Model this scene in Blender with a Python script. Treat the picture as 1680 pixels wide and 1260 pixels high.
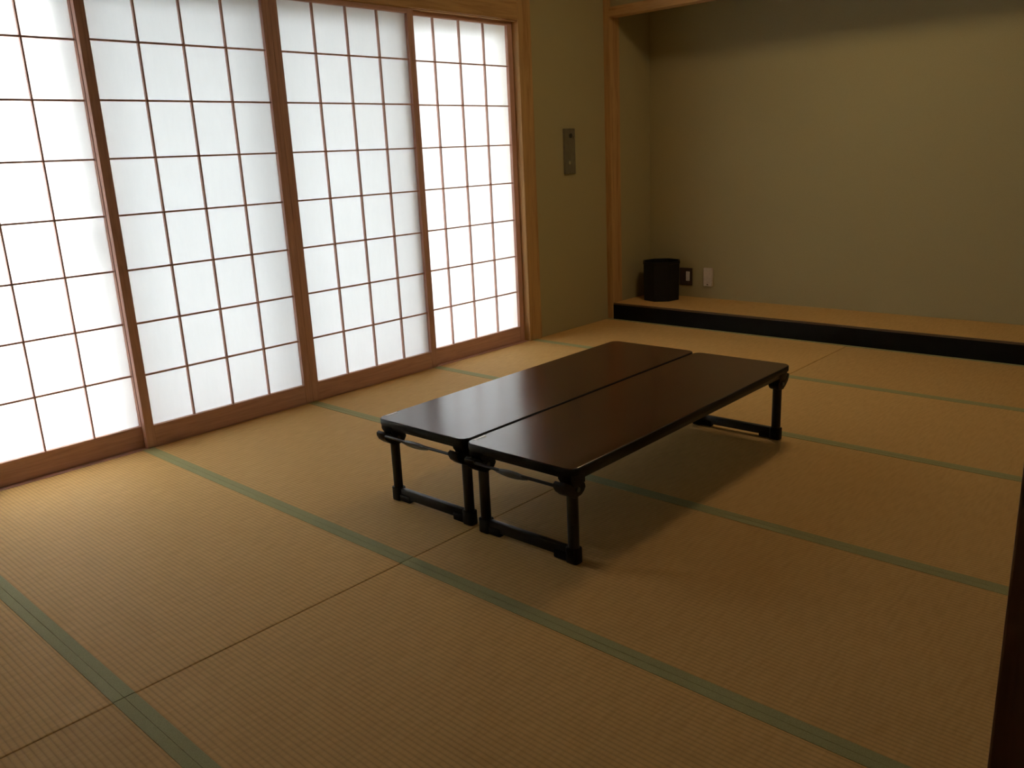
import bpy, bmesh, math, random
from mathutils import Vector, Matrix
random.seed(7)
for o in list(bpy.data.objects):
    bpy.data.objects.remove(o, do_unlink=True)
scene = bpy.context.scene
C = scene.collection

# ------------------------------------------------------------------ camera
YAW, PIT, ROL = -0.7524, 0.2648, -0.0477
F = Vector((math.sin(YAW)*math.cos(PIT), math.cos(YAW)*math.cos(PIT), -math.sin(PIT)))
R0 = Vector((math.cos(YAW), -math.sin(YAW), 0)); U0 = R0.cross(F)
R = math.cos(ROL)*R0 + math.sin(ROL)*U0
U = -math.sin(ROL)*R0 + math.cos(ROL)*U0
cd = bpy.data.cameras.new('camera'); cam = bpy.data.objects.new('camera', cd); C.objects.link(cam)
cam.matrix_world = Matrix(((R.x, U.x, -F.x, 3.747), (R.y, U.y, -F.y, -1.536), (R.z, U.z, -F.z, 1.2247), (0, 0, 0, 1)))
cd.sensor_fit = 'HORIZONTAL'; cd.sensor_width = 36.0; cd.lens = 1382.6/1680*36; cd.clip_start = 0.02
scene.camera = cam

# ------------------------------------------------------------------ sky, exposure
w = bpy.data.worlds.new('world'); scene.world = w; w.use_nodes = True
wn = w.node_tree.nodes; wl = w.node_tree.links; wn.clear()
wo = wn.new('ShaderNodeOutputWorld'); wb = wn.new('ShaderNodeBackground')
wb.inputs['Color'].default_value = (0.93, 0.965, 1.0, 1); wb.inputs['Strength'].default_value = 1.25   # overcast sky
wl.new(wb.outputs[0], wo.inputs[0])
vs = scene.view_settings
scene.display_settings.display_device = 'sRGB'
vs.view_transform = 'Standard'; vs.look = 'None'; vs.gamma = 1.0; vs.use_curve_mapping = False
vs.exposure = 3.8
cy = scene.cycles
cy.max_bounces = 14; cy.diffuse_bounces = 8; cy.glossy_bounces = 4; cy.transmission_bounces = 8; cy.transparent_max_bounces = 8
cy.use_denoising = True; cy.sample_clamp_indirect = 6.0

# ------------------------------------------------------------------ materials
def nt(name):
    m = bpy.data.materials.new(name); m.use_nodes = True
    t = m.node_tree; b = t.nodes['Principled BSDF']
    return m, t, b
def N(t, k, **kw):
    n = t.nodes.new(k)
    for a, v in kw.items(): setattr(n, a, v)
    return n
def coords(t, scale=(1, 1, 1), rot=(0, 0, 0)):
    c = N(t, 'ShaderNodeTexCoord'); mp = N(t, 'ShaderNodeMapping')
    mp.inputs['Scale'].default_value = scale; mp.inputs['Rotation'].default_value = rot
    t.links.new(c.outputs['Object'], mp.inputs['Vector'])
    return mp.outputs['Vector']
def noise(t, vec, scale, detail=3.0, rough=0.5, dist=0.0):
    n = N(t, 'ShaderNodeTexNoise'); n.inputs['Scale'].default_value = scale
    n.inputs['Detail'].default_value = detail; n.inputs['Roughness'].default_value = rough; n.inputs['Distortion'].default_value = dist
    t.links.new(vec, n.inputs['Vector']); return n.outputs['Fac']
def ramp(t, fac, stops):
    r = N(t, 'ShaderNodeValToRGB'); e = r.color_ramp.elements
    while len(e) < len(stops): e.new(0.5)
    for q, (p, c) in zip(e, stops): q.position = p; q.color = (*c, 1)
    t.links.new(fac, r.inputs[0]); return r.outputs[0]
def mixc(t, fac, a, b, mode='MIX'):
    m = N(t, 'ShaderNodeMix', data_type='RGBA', blend_type=mode)
    if isinstance(fac, float): m.inputs[0].default_value = fac
    else: t.links.new(fac, m.inputs[0])
    for s, i in ((a, 6), (b, 7)):
        if isinstance(s, tuple): m.inputs[i].default_value = (*s, 1)
        else: t.links.new(s, m.inputs[i])
    return m.outputs[2]
def bump(t, b, h, strength, dist):
    n = N(t, 'ShaderNodeBump'); n.inputs['Strength'].default_value = strength; n.inputs['Distance'].default_value = dist
    t.links.new(h, n.inputs['Height']); t.links.new(n.outputs[0], b.inputs['Normal'])
def mth(t, op, a, b=None):
    n = N(t, 'ShaderNodeMath', operation=op)
    for i, s in enumerate((a, b)):
        if s is None: continue
        if isinstance(s, (int, float)): n.inputs[i].default_value = s
        else: t.links.new(s, n.inputs[i])
    return n.outputs[0]

def wood(name, c1, c2, axis='z', rough=0.5, spec=0.3, grain=1.0):
    m, t, b = nt(name)
    k = 0.06
    sc = {'z': (1, 1, k), 'y': (1, k, 1), 'x': (k, 1, 1)}[axis]
    v = coords(t, sc)
    f1 = noise(t, v, 26*grain, 4, .55, 1.2); f2 = noise(t, v, 160*grain, 2, .5)
    f = mth(t, 'ADD', mth(t, 'MULTIPLY', f1, .75), mth(t, 'MULTIPLY', f2, .25))
    t.links.new(ramp(t, f, [(.32, c2), (.5, c1), (.66, tuple(x*1.12 for x in c1))]), b.inputs['Base Color'])
    b.inputs['Roughness'].default_value = rough; b.inputs['Specular IOR Level'].default_value = spec
    bump(t, b, f, .12, .002)
    return m
POST1, POST2 = (.52, .315, .125), (.38, .205, .07)
SH1, SH2 = (.60, .365, .285), (.48, .28, .21)
M = {}
for a in 'xyz':
    M['post_'+a] = wood('hinoki_'+a, POST1, POST2, a)
    M['shoji_'+a] = wood('shoji_wood_'+a, SH1, SH2, a, grain=1.6)
M['jamb'] = wood('shaded_jamb_wood', (.22, .10, .04), (.13, .055, .02), 'z')  # hinoki with the shade of the unlit doorway put into its colour
M['board'] = wood('ceiling_board', (.34, .27, .18), (.27, .21, .13), 'y')

def m_tatami():
    m, t, b = nt('tatami_rush')
    tc = N(t, 'ShaderNodeTexCoord'); sp = N(t, 'ShaderNodeSeparateXYZ'); t.links.new(tc.outputs['Object'], sp.inputs[0])
    y = sp.outputs['Y']; x = sp.outputs['X']
    rib = mth(t, 'ABSOLUTE', mth(t, 'SINE', mth(t, 'MULTIPLY', y, math.pi/0.0142)))   # ridge profile across the mat
    rib = mth(t, 'POWER', rib, .55)
    fine = noise(t, coords(t, (900, 60, 1)), 1.0, 2)
    var = noise(t, coords(t, (90, 14, 1)), 1.0, 3)
    big = noise(t, coords(t, (2.2, 3.0, 1)), 1.0, 3)
    col = ramp(t, var, [(.3, (.66, .405, .14)), (.55, (.75, .475, .175)), (.75, (.80, .525, .20))])
    col = mixc(t, mth(t, 'MULTIPLY', fine, .35), col, (.50, .31, .10))
    col = mixc(t, mth(t, 'MULTIPLY', big, .35), col, (.66, .41, .14))
    gro = mth(t, 'SUBTRACT', 1.0, rib)
    col = mixc(t, mth(t, 'MULTIPLY', gro, .42), col, (.27, .15, .06))
    oi = N(t, 'ShaderNodeObjectInfo')
    hs = N(t, 'ShaderNodeHueSaturation'); hs.inputs['Saturation'].default_value = 1.0
    t.links.new(mth(t, 'ADD', mth(t, 'MULTIPLY', oi.outputs['Random'], .10), .95), hs.inputs['Value'])
    t.links.new(col, hs.inputs['Color']); t.links.new(hs.outputs[0], b.inputs['Base Color'])
    b.inputs['Roughness'].default_value = .65; b.inputs['Specular IOR Level'].default_value = .12
    h = mth(t, 'ADD', mth(t, 'MULTIPLY', rib, .8), mth(t, 'MULTIPLY', fine, .2))
    bump(t, b, h, .45, .0011)
    return m
M['tatami'] = m_tatami()
def m_heri():
    m, t, b = nt('green_border_cloth')
    f = noise(t, coords(t, (500, 500, 500)), 1.0, 2)
    t.links.new(ramp(t, f, [(.35, (.33, .32, .135)), (.65, (.42, .405, .195))]), b.inputs['Base Color'])
    b.inputs['Roughness'].default_value = .7; b.inputs['Specular IOR Level'].default_value = .15
    bump(t, b, f, .3, .0005)
    return m
M['heri'] = m_heri()
def m_plain(name, c, rough=.5, metal=0.0, spec=.5, var=.08, sc=60):
    m, t, b = nt(name)
    f = noise(t, coords(t), sc, 3)
    t.links.new(ramp(t, f, [(.3, tuple(x*(1-var) for x in c)), (.7, tuple(min(1, x*(1+var)) for x in c))]), b.inputs['Base Color'])
    b.inputs['Roughness'].default_value = rough; b.inputs['Metallic'].default_value = metal; b.inputs['Specular IOR Level'].default_value = spec
    return m
def m_wall():
    m, t, b = nt('woven_wall_cloth')
    v = coords(t)
    f1 = noise(t, coords(t, (240, 240, 900)), 1.0, 2); f2 = noise(t, coords(t, (900, 900, 240)), 1.0, 2)
    f3 = noise(t, v, 2.0, 2)
    f = mth(t, 'ADD', mth(t, 'MULTIPLY', f1, .5), mth(t, 'MULTIPLY', f2, .5))
    col = ramp(t, f, [(.35, (.38, .332, .172)), (.65, (.465, .407, .218))])
    col = mixc(t, mth(t, 'MULTIPLY', f3, .25), col, (.38, .335, .175))
    t.links.new(col, b.inputs['Base Color'])
    b.inputs['Roughness'].default_value = .85; b.inputs['Specular IOR Level'].default_value = .15
    bump(t, b, f, .35, .0012)
    return m
M['wall'] = m_wall()
def m_paper():
    m = bpy.data.materials.new('washi_paper'); m.use_nodes = True; t = m.node_tree; t.nodes.clear()
    o = N(t, 'ShaderNodeOutputMaterial'); mx = N(t, 'ShaderNodeMixShader')
    tr = N(t, 'ShaderNodeBsdfTranslucent'); df = N(t, 'ShaderNodeBsdfDiffuse')
    f = noise(t, coords(t, (70, 70, 14)), 1.0, 4, .65)
    t.links.new(ramp(t, f, [(.3, (.93, .925, .925)), (.7, (.96, .955, .955))]), tr.inputs['Color'])
    df.inputs['Color'].default_value = (.80, .80, .76, 1)
    mx.inputs[0].default_value = .42
    t.links.new(tr.outputs[0], mx.inputs[1]); t.links.new(df.outputs[0], mx.inputs[2]); t.links.new(mx.outputs[0], o.inputs[0])
    return m
M['paper'] = m_paper()
def m_glass(name, c):
    m = bpy.data.materials.new(name); m.use_nodes = True; t = m.node_tree; t.nodes.clear()
    o = N(t, 'ShaderNodeOutputMaterial'); mx = N(t, 'ShaderNodeMixShader')
    a = N(t, 'ShaderNodeBsdfTransparent'); a.inputs[0].default_value = (*c, 1)
    g = N(t, 'ShaderNodeBsdfGlossy'); g.inputs['Roughness'].default_value = .02
    mx.inputs[0].default_value = .05
    t.links.new(a.outputs[0], mx.inputs[1]); t.links.new(g.outputs[0], mx.inputs[2]); t.links.new(mx.outputs[0], o.inputs[0])
    return m
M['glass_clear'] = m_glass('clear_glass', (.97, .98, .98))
M['glass_mid'] = m_glass('half_dimming_glass', (.70, .715, .72))  # made-up tint, holds back some daylight behind the rightmost screen
M['glass_dim'] = m_glass('dimming_glass', (.51, .525, .53))  # made-up tint that dims the daylight on the two middle screens
M['black'] = m_plain('black_powder_coat', (.009, .009, .009), .42, 0, .4)
M['plastic'] = m_plain('black_plastic', (.007, .0072, .0072), .5, 0, .22)
M['grip'] = m_plain('grey_grip', (.075, .085, .085), .4, 0, .5)
M['lacquer'] = m_plain('black_lacquer', (.003, .003, .003), .55, 0, .15)
M['rim'] = m_plain('alcove_brown_rim', (.12, .07, .03), .5)
M['bin'] = m_plain('matte_black_bin', (.008, .009, .010), .55, 0, .3)
M['sticker'] = m_plain('pale_sticker', (.92, .86, .83), .3)
M['steel'] = m_plain('brushed_plate', (.33, .31, .29), .30, 1.0, .5, .1, 30)
M['dark_hole'] = m_plain('dark_recess', (.03, .03, .03), .5)
M['bright_steel'] = m_plain('bright_steel', (.7, .7, .66), .2, 1.0)
M['cream'] = m_plain('ivory_plastic', (.62, .55, .46), .4)
M['outlet'] = m_plain('dark_brown_plate', (.075, .05, .035), .35)
M['white'] = m_plain('white_plastic', (.75, .72, .72), .35)
M['alu'] = m_plain('bronze_aluminium', (.12, .11, .10), .4, .6)
M['concrete'] = m_plain('pale_concrete', (.55, .55, .52), .9, 0, .2, .08, 4)
M['underfloor'] = m_plain('dark_subfloor', (.05, .035, .02), .9)
M['hall'] = m_plain('hall_wall', (.22, .18, .12), .9)
M['plaster_out'] = m_plain('outside_soffit', (.5, .48, .44), .9)

def m_table():
    m, t, b = nt('rosewood_laminate')
    v = coords(t, (1, .045, 1))
    f1 = noise(t, v, 42, 5, .6, 1.6); f2 = noise(t, v, 300, 2)
    f = mth(t, 'ADD', mth(t, 'MULTIPLY', f1, .7), mth(t, 'MULTIPLY', f2, .3))
    t.links.new(ramp(t, f, [(.34, (.034, .0075, .004)), (.5, (.062, .0145, .007)), (.66, (.085, .021, .010))]), b.inputs['Base Color'])
    b.inputs['Roughness'].default_value = .19; b.inputs['Specular IOR Level'].default_value = 1.0
    bump(t, b, noise(t, coords(t), 500, 2), .05, .0004)
    return m
M['laminate'] = m_table()

# ------------------------------------------------------------------ builders
class MB:
    def __init__(s): s.b = bmesh.new()
    def box(s, x0, x1, y0, y1, z0, z1, bev=0.0):
        r = bmesh.ops.create_cube(s.b, size=1.0)
        for v in r['verts']:
            v.co = Vector(((x0+x1)/2 + v.co.x*(x1-x0), (y0+y1)/2 + v.co.y*(y1-y0), (z0+z1)/2 + v.co.z*(z1-z0)))
        if bev:
            es = list({e for v in r['verts'] for e in v.link_edges})
            bmesh.ops.bevel(s.b, geom=es, offset=bev, segments=2, affect='EDGES', profile=.5)
        return s
    def prism(s, pts, h0, h1, plane='xy', bev=0.0):
        """closed outline pts extruded from h0 to h1 along the remaining axis"""
        def co(p, h): return {'xy': (p[0], p[1], h), 'yz': (h, p[0], p[1]), 'xz': (p[0], h, p[1])}[plane]
        a = [s.b.verts.new(co(p, h0)) for p in pts]; c = [s.b.verts.new(co(p, h1)) for p in pts]
        n = len(pts); fs = [s.b.faces.new(a), s.b.faces.new(c)]
        for i in range(n): fs.append(s.b.faces.new((a[i], a[(i+1) % n], c[(i+1) % n], c[i])))
        bmesh.ops.recalc_face_normals(s.b, faces=fs)
        if bev:
            es = list({e for e in fs[0].edges} | {e for e in fs[1].edges})
            bmesh.ops.bevel(s.b, geom=es, offset=bev, segments=2, affect='EDGES', profile=.5)
        return s
    def tube(s, path, r, n=16, sx=1.0, sy=1.0):
        """rings along a straight or bent path of (point, scale)"""
        rings = []
        P = [Vector(p) for p, _ in path]
        for i, (p, k) in enumerate(path):
            d = (P[min(i+1, len(P)-1)] - P[max(i-1, 0)]).normalized()
            a = d.orthogonal().normalized() if abs(d.z) < .9 else Vector((1, 0, 0))
            if abs(d.x) > .9: a = Vector((0, 1, 0))
            c = d.cross(a).normalized()
            rings.append([s.b.verts.new(P[i] + (a*math.cos(2*math.pi*j/n)*sx + c*math.sin(2*math.pi*j/n)*sy)*r*k) for j in range(n)])
        fs = []
        for i in range(len(rings)-1):
            for j in range(n): fs.append(s.b.faces.new((rings[i][j], rings[i][(j+1) % n], rings[i+1][(j+1) % n], rings[i+1][j])))
        fs.append(s.b.faces.new(rings[0])); fs.append(s.b.faces.new(rings[-1]))
        bmesh.ops.recalc_face_normals(s.b, faces=fs)
        return s
    def build(s, name, mat, parent=None, smooth=False, loc=None, kind=None, label=None):
        me = bpy.data.meshes.new(name); s.b.to_mesh(me); s.b.free()
        me.materials.append(mat)
        o = bpy.data.objects.new(name, me); C.objects.link(o)
        if smooth:
            for p in me.polygons: p.use_smooth = True
            try: me.set_sharp_from_angle(angle=math.radians(40))
            except Exception: pass
        if parent: o.parent = parent
        if loc: o.location = loc
        if kind: o['kind'] = kind
        if label: o['label'] = label
        return o
def thing(name, label, cat, loc=(0, 0, 0), rz=0.0, group=None):
    o = bpy.data.objects.new(name, None); C.objects.link(o); o.empty_display_size = .1
    o.location = loc; o.rotation_euler = (0, 0, rz); o['label'] = label; o['category'] = cat
    if group: o['group'] = group
    return o
def S(mb, name, mat, **k): return mb.build(name, mat, kind='structure', **k)
def kids(o): return [c for c in bpy.data.objects if c.parent == o]
def copy_tree(o, parent=None):
    c = o.copy(); C.objects.link(c); c.parent = parent
    for ch in kids(o): copy_tree(ch, c)
    return c
def rrect(x0, x1, y0, y1, r, n=6):
    out = []
    for cx, cy_, a0 in ((x1-r, y1-r, 0), (x0+r, y1-r, 90), (x0+r, y0+r, 180), (x1-r, y0+r, 270)):
        for i in range(n+1):
            a = math.radians(a0 + 90*i/n); out.append((cx + r*math.cos(a), cy_ + r*math.sin(a)))
    return out

# ------------------------------------------------------------------ dimensions (metres)
W = 0.9; SX = 1.816                      # mat width and length
XR = 3.632                               # right wall
YF = -1.85                               # wall behind the camera
YA = 3.568                               # alcove front
YB = 4.07                                # alcove back wall
ZC = 2.72                                # ceiling
HK = 2.027                               # underside of the head beam over the screens

# ------------------------------------------------------------------ room shell
S(MB().box(-.36, XR+.12, YF-.1, YA+.06, -.12, -.056), 'floor', M['underfloor'])
S(MB().box(-.36, XR+.2, YF-.1, YA+.12, ZC, ZC+.06), 'ceiling', M['board'])
# window wall: solid beside and above the opening y -0.95 .. 2.66
S(MB().box(-.36, 0, YF-.1, -.98, -.12, ZC).box(-.36, 0, 2.78, YA, -.12, ZC).box(-.36, 0, -.98, 2.78, HK+.145, ZC)
  .box(-.36, 0.046, YA+.10, YB+.1, -.12, ZC), 'wall_left', M['wall'])
# small return that the alcove's side wall forms is part of wall_left (x = 0.046)
S(MB().box(0.046, XR+.12, YB, YB+.1, -.12, ZC), 'wall_back', M['wall'])
S(MB().box(0.046, XR, YA+.012, YA+.085, 2.175, ZC), 'wall_above_alcove', M['wall'])
M['fusuma'] = m_plain('pale_fusuma_paper', (.36, .33, .28), .8, 0, .2, .03)
S(MB().box(0.0, XR+.12, YF-.1, YF, -.12, ZC), 'wall_front', M['fusuma'])
S(MB().box(XR, XR+.10, -.80, YB, -.12, ZC).box(XR, XR+.10, YF, -.80, 2.03, ZC), 'wall_right', M['fusuma'])
S(MB().box(0.046, XR, YA+.07, YB, 2.60, 2.72), 'ceiling_alcove', M['board'])
# corridor behind the camera
S(MB().box(XR+.12, 5.2, -3.2, 1.2, -.12, 0.0), 'floor_hall', M['jamb'])
S(MB().box(XR+.10, 5.2, -3.2, 1.2, ZC, ZC+.06), 'ceiling_hall', M['hall'])
S(MB().box(5.1, 5.2, -3.2, 1.2, 0, ZC).box(XR+.10, 5.1, -3.3, -3.2, 0, ZC).box(XR+.10, 5.1, 1.2, 1.3, 0, ZC)
  .box(XR+.02, XR+.1, -3.2, YF-.1, 0, ZC), 'wall_hall', M['hall'])

# posts, beams
S(MB().box(-.10, .015, 2.658, 2.78, -.056, ZC, .004), 'trim_1', M['post_z'])                       # post between screens and wall
S(MB().box(-.10, .015, -.98, -.865, -.056, ZC, .004), 'trim_2', M['post_z'])
S(MB().box(-.10, .015, -.865, 2.658, HK, HK+.145, .003).box(-.08, .004, -.865, 2.658, HK-.004, HK+.02), 'trim_3', M['post_y'])   # head beam
S(MB().box(-.36, -.001, -.98, 2.66, -.056, 0.0), 'trim_4', M['shoji_y'])                             # sill the screens slide on
S(MB().box(-.012, .050, YA-.003, YA+.115, 0.0, ZC, .003), 'trim_5', M['post_z'])                     # alcove post
S(MB().box(0.046, XR, YA-.003, YA+.085, 2.112, 2.175, .003), 'trim_6', M['post_x'])                 # alcove head beam
# door jamb right beside the camera, with its sliding groove
S(MB().box(XR+.001, XR+.035, -.909, -.80, -.056, 2.03, .002).box(XR+.035, XR+.055, -.900, -.80, -.056, 2.03)
  .box(XR+.055, XR+.075, -.912, -.80, -.056, 2.03, .001).box(XR+.075, XR+.095, -.900, -.80, -.056, 2.03)
  .box(XR+.095, XR+.14, -.912, -.80, -.056, 2.03, .002), 'trim_7', M['jamb'])
S(MB().box(XR-.0, XR+.12, YF, -.91, -.056, 0.0), 'trim_8', M['jamb'])                                 # threshold
S(MB().box(XR-.012, XR+.14, YF, -.912, 2.03, 2.09), 'trim_9', M['jamb'])

# alcove platform
S(MB().box(.047, XR, YA, YA+.05, -.056, .1095, .001), 'trim_12', M['lacquer'])
S(MB().box(.047, XR, YA+.0145, YB, .1095, .1205).box(.047, XR, YA+.05, YB, -.056, .1095), 'floor_alcove', M['tatami'])
S(MB().box(.047, XR, YA+.001, YA+.014, .1095, .1215, .001), 'trim_10', M['rim'])

# round ceiling lamp (its warm light gives the shadows under the tables and in the alcove)
LX, LY = 1.86, 2.55
o = thing('ceiling_lamp', 'round white ceiling lamp on the ceiling above the far end of the low tables', 'lamp', (LX, LY, ZC-.001))
MB().prism(rrect(-.27, .27, -.27, .27, .268, 12), -.03, 0, bev=.004).build('lamp_base', M['post_x'], o)
m, t, b = nt('lit_diffuser'); b.inputs['Base Color'].default_value = (.8, .78, .72, 1)
b.inputs['Emission Color'].default_value = (1.0, .76, .44, 1); b.inputs['Emission Strength'].default_value = 1.25
MB().prism(rrect(-.24, .24, -.24, .24, .238, 12), -.085, -.0305, bev=.02).build('diffuser', m, o)

# outside: glass doors, eaves, paving
gy = [-.95, -.052, .838, 1.727, 2.618]
for i in range(4):
    a, c = gy[i], gy[i+1]
    x = -.14 if i in (1, 2) else -.175
    fr = MB().box(x-.014, x+.014, a-.034, a+.034, -.02, 2.02).box(x-.014, x+.014, c-.034, c+.034, -.02, 2.02)
    fr.box(x-.014, x+.014, a, c, -.02, .035).box(x-.014, x+.014, a, c, 1.945, 2.02)
    fo = S(fr, 'window_%d' % (i+1), M['alu'])
    MB().box(x-.003, x+.003, a+.028, c-.028, .035, 1.945).build('glass_pane', (M['glass_clear'], M['glass_dim'], M['glass_dim'], M['glass_mid'])[i], fo)
    if i == 0:
        MB().box(x+.014, x+.05, c-.055, c-.02, .90, 1.02, .006).build('latch', M['alu'], fo)
S(MB().box(-.36, -.10, -.98, 2.66, 2.03, 2.17), 'trim_11', M['alu'])
S(MB().box(-1.35, -.36, -2.6, 5.0, 2.42, 2.52), 'ceiling_eaves', M['plaster_out'])
S(MB().box(-12, -.36, -9, 12, -.5, -.35), 'floor_outside', M['concrete'])

# ------------------------------------------------------------------ tatami mats
def mat_proto(wid):
    r = thing('tatami_mat', '', 'floor mat')
    MB().box(.0018, SX-.0018, .0012, wid-.0012, -.055, 0, .0026).build('rush_surface', M['tatami'], r)
    for k in (0, 1):
        y0, y1 = (.0003, .027) if k == 0 else (wid-.027, wid-.0003)
        MB().box(.0014, SX-.0014, y0, y1, -.03, .0014, .0007).build('border', M['heri'], r)
    return r
rows = [(-2*W, W), (-W, W), (0, W), (W, W), (2*W, W), (3*W, YA-3*W-.001)]
where = ['in the row at the wall behind the camera', 'in the nearest foreground row', 'in the row under the near ends of the low tables',
         'in the row under the far ends of the low tables', 'in the row just beyond the low tables', 'in the row against the black alcove sill']
protos = {}
for j, (y, wd) in enumerate(rows):
    for i in (0, 1):
        key = round(wd, 3)
        if key not in protos: protos[key] = mat_proto(wd); o = protos[key]
        else: o = copy_tree(protos[key])
        o.location = (i*SX, y, 0)
        side = 'on the side of the paper screens' if i == 0 else 'on the right side away from the paper screens'
        o['label'] = 'green-bordered tatami mat %s, %s' % (where[j], side)
        if len(o['label'].split()) > 16:
            side = 'screen side' if i == 0 else 'right side'
            o['label'] = 'tatami mat %s, %s' % (where[j], side)
        o['category'] = 'floor mat'; o['group'] = 'tatami mats covering the floor'

# ------------------------------------------------------------------ shoji screens
Z0, PP = .1011, .2374
CW = .205
def shoji():
    """one screen, origin at its left bottom corner; width along +y, paper at the back"""
    w_ = .905; st = .0425; op = w_-2*st; T = .030
    r = thing('shoji_screen', '', 'sliding screen')
    for y0 in (0, w_-st): MB().box(-T, 0, y0, y0+st, .001, HK-.001, .0015).build('stile', M['shoji_z'], r)
    MB().box(-T+.001, -.001, st, w_-st, .001, Z0, .0015).build('bottom_rail', M['shoji_y'], r)
    MB().box(-T+.001, -.001, st, w_-st, Z0+8*PP, HK-.001, .001).build('top_rail', M['shoji_y'], r)
    g = MB()
    for k in range(1, 4):
        y = st + op*k/4; g.box(-.021, -.006, y-.0037, y+.0037, Z0, Z0+8*PP)
    for k in range(1, 8):
        z = Z0 + PP*k; g.box(-.0205, -.0085, st, w_-st, z-.0039, z+.0039)
    g.build('lattice', M['shoji_z'], r)
    MB().box(-.0222, -.0214, st-.004, w_-st+.004, Z0-.004, Z0+8*PP+.004).build('paper', M['paper'], r)
    return r
sp = [(-.035, -.862, 'leftmost, partly out of view on the rear track'), (0.0, .0015, 'second from the left, left of the meeting stiles'),
      (0.0, .9075, 'third from the left, right of the meeting stiles'), (-.035, 1.7505, 'rightmost, beside the wooden post and plaster wall')]
for i, (x, y, d) in enumerate(sp):
    o = shoji() if i == 0 else copy_tree(first)
    if i == 0: first = o
    o.location = (x, y, 0); o['label'] = 'brown latticed paper shoji screen, ' + d
    o['category'] = 'sliding screen'; o['group'] = 'shoji screens along the window wall'

# ------------------------------------------------------------------ low tables
def low_table():
    r = thing('low_table', '', 'table')
    wx, ly, top = .452/2, 1.50/2, .325
    rr = .034
    MB().prism(rrect(-wx+.003, wx-.003, -ly+.003, ly-.003, rr), top-.006, top, bev=.0012).build('tabletop', M['laminate'], r)
    MB().prism(rrect(-wx, wx, -ly, ly, rr+.003), top-.024, top-.0018, bev=.0018).build('edge_band', M['plastic'], r, smooth=True)
    ap = MB(); q = .016
    ap.box(-wx+q, -wx+q+.02, -ly+q+.02, ly-q-.02, .276, top-.022, .003).box(wx-q-.02, wx-q, -ly+q+.02, ly-q-.02, .276, top-.022, .003)
    ap.box(-wx+q+.02, wx-q-.02, -ly+q, -ly+q+.02, .284, top-.022, .003).box(-wx+q+.02, wx-q-.02, ly-q-.02, ly-q, .284, top-.022, .003)
    ap.build('apron', M['black'], r, smooth=True)
    st = MB(); st.box(-wx+.008, -wx+.018, -ly+.036, -ly+.092, top+.0001, top+.0006)
    st.build('sticker', M['sticker'], r, label='small pale sticker')
    for e in (-1, 1):
        yl = e*(ly-.045)
        for s in (-1, 1):
            xl = s*(wx-.040)
            g = MB().tube([((xl, yl, .04), 1), ((xl, yl, .262), 1)], .0185, 20, 1.05, .85).build('leg', M['black'], r, smooth=True)
            # foot cap: sleeve plus inward toe
            ft = MB().prism(rrect(xl-.0235, xl+.0235, yl-.019, yl+.019, .012), .0015, .052, bev=.003)
            a, c = (xl+.012, xl+.072) if s < 0 else (xl-.072, xl-.012)
            ft.box(a, c, yl-.014, yl+.014, .0015, .030, .005)
            ft.build('foot_cap', M['plastic'], g, smooth=True)
            # folding hinge: upper bracket and hull-shaped knuckle (profile in y-z, extruded along x)
            def yz(pts): return [(yl+e*d, z) for d, z in pts]
            h = MB().prism(yz([(.036, .303), (.036, .284), (.022, .262), (-.034, .262), (-.034, .303)]), xl-.026, xl+.026, 'yz', .003)
            hg = h.build('leg_hinge', M['plastic'], r, smooth=True)
            MB().prism(yz([(.064, .266), (.064, .278), (.054, .283), (.030, .270), (-.020, .268), (-.036, .258), (-.040, .244), (-.032, .232), (-.018, .224), (.012, .221), (.036, .234), (.056, .251)]),
                       xl-.0225, xl+.0225, 'yz', .003).build('knuckle', M['plastic'], hg, smooth=True)
            MB().tube([((xl-.0265, yl+e*.0, .247), 1), ((xl+.0265, yl+e*.0, .247), 1)], .008, 14).build('pivot_pin', M['grip'], hg, smooth=True)
        MB().box(-wx+.058, wx-.058, yl-.010, yl+.010, .013, .050, .004).build('stretcher', M['black'], r, smooth=True)
        yr = yl + e*.058
        rod = MB().tube([((-wx+.04, yr, .269), 1), ((wx-.04, yr, .269), 1)], .0052, 10).build('release_rod', M['black'], r, smooth=True)
        gp = [(-.110, .5), (-.096, .9), (-.075, 1.35), (-.045, 1.6), (-.015, 1.5), (.012, 1.1), (.030, .6)]
        MB().tube([((x_+.030, yr, .266), k) for x_, k in gp], .0078, 14, .62, 1.0).build('grip', M['grip'], rod, smooth=True, label='flat grey plastic release grip')
    return r
t1 = low_table(); t1.location = (1.5895, 1.020, 0); t1.rotation_euler.z = .012
t1['label'] = 'left of two joined dark brown folding low tables, nearer the paper screens'
t2 = copy_tree(t1); t2.location = (2.052, 1.013, 0); t2.rotation_euler.z = .012
t2['label'] = 'right of two joined dark brown folding low tables, farther from the paper screens'
for t_ in (t1, t2): t_['group'] = 'folding low tables in the middle of the room'

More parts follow.
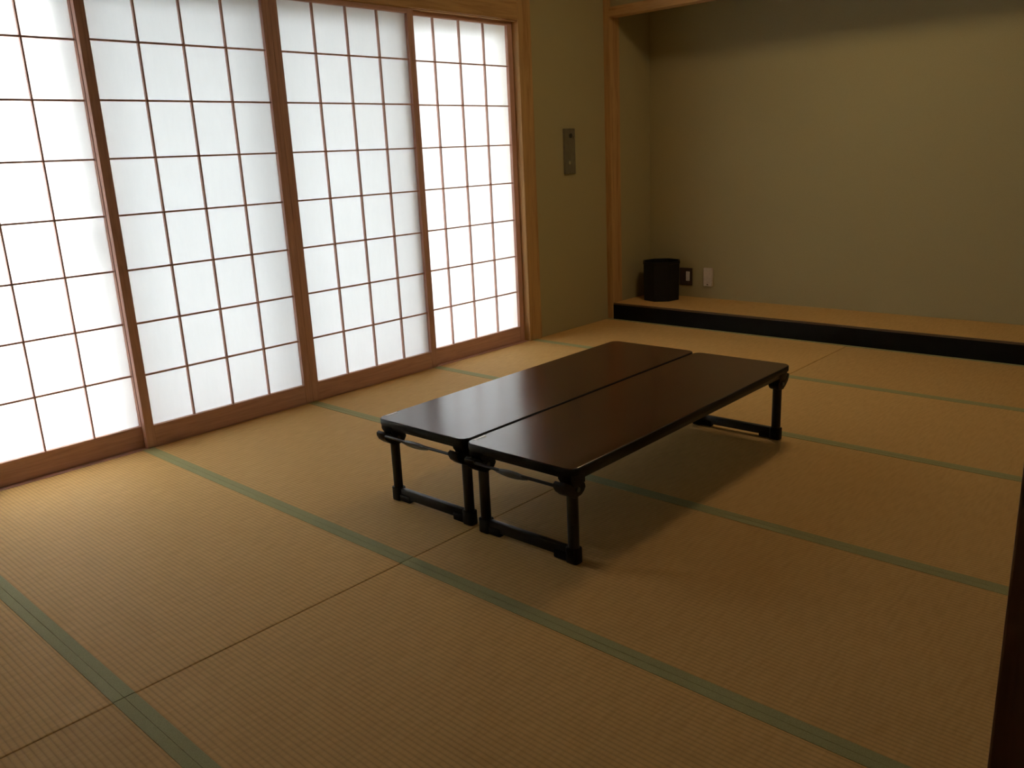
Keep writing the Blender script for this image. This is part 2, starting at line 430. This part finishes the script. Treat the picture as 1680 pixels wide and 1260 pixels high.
# ------------------------------------------------------------------ alcove things
def octa(r, z, rot): return [(r*math.cos(rot+math.pi/8+math.pi/4*i)/math.cos(math.pi/8), r*math.sin(rot+math.pi/8+math.pi/4*i)/math.cos(math.pi/8)) for i in range(8)]
bx, by = .268, 3.885
face = math.atan2(-1.536-by, 3.747-bx)
bn = thing('waste_bin', 'black octagonal waste bin standing in the left corner of the alcove', 'bin', (bx, by, .1205), face)
b_ = MB(); bm = b_.b
def ring(r, z): return [bm.verts.new((x, y, z)) for x, y in octa(r, z, 0)]
rs = [ring(.128, 0.001), ring(.132, .285), ring(.125, .285), ring(.122, .012)]
for a, c in zip(rs, rs[1:]):
    for i in range(8): bm.faces.new((a[i], a[(i+1) % 8], c[(i+1) % 8], c[i]))
bm.faces.new(rs[0][::-1]); bm.faces.new(rs[-1])
bmesh.ops.recalc_face_normals(bm, faces=bm.faces)
b_.build('body', M['bin'], bn)
b_ = MB(); bm = b_.b
rs = [ring(.1325, .272), ring(.1352, .274), ring(.1352, .290), ring(.124, .290), ring(.124, .272)]
for a, c in zip(rs, rs[1:]+rs[:1]):
    for i in range(8): bm.faces.new((a[i], a[(i+1) % 8], c[(i+1) % 8], c[i]))
bmesh.ops.recalc_face_normals(bm, faces=bm.faces)
b_.build('rim', M['bin'], bn)

o = thing('wall_outlet', 'dark square wall outlet just right of the black bin', 'outlet', (.372, YB, .275))
MB().box(-.055, .055, -.008, 0, -.064, .064, .003).build('cover_plate', M['outlet'], o)
MB().box(.002, .034, -.012, -.007, -.034, .038, .002).build('socket', M['white'], o, label='white socket insert')
o = thing('wall_jack', 'small ivory upright box on the alcove back wall, right of the outlet', 'wall jack', (.566, YB, .280))
MB().box(-.036, .036, -.024, 0, -.068, .068, .004).build('housing', M['cream'], o)
MB().box(-.006, .006, -.0255, -.0235, -.058, -.050, .0005).build('port', M['outlet'], o)

o = thing('control_plate', 'tall narrow metal switch plate on the wall beside the screens', 'switch plate', (0, 3.142, 1.232))
MB().box(0, .016, -.058, .058, -.150, .150, .003).build('plate', M['steel'], o)
MB().tube([((.015, .008, .102), 1), ((.019, .008, .102), 1), ((.0192, .008, .102), .8)], .016, 20).build('keyhole', M['dark_hole'], o, smooth=True)
MB().tube([((.015, .040, .090), 1), ((.026, .040, .090), .9), ((.028, .040, .090), .6)], .009, 16).build('knob', M['bright_steel'], o, smooth=True, label='bright round knob')
MB().tube([((.015, -.014, -.075), 1), ((.022, -.014, -.075), .95), ((.024, -.014, -.075), .6)], .014, 16).build('knob', M['bright_steel'], o, smooth=True)
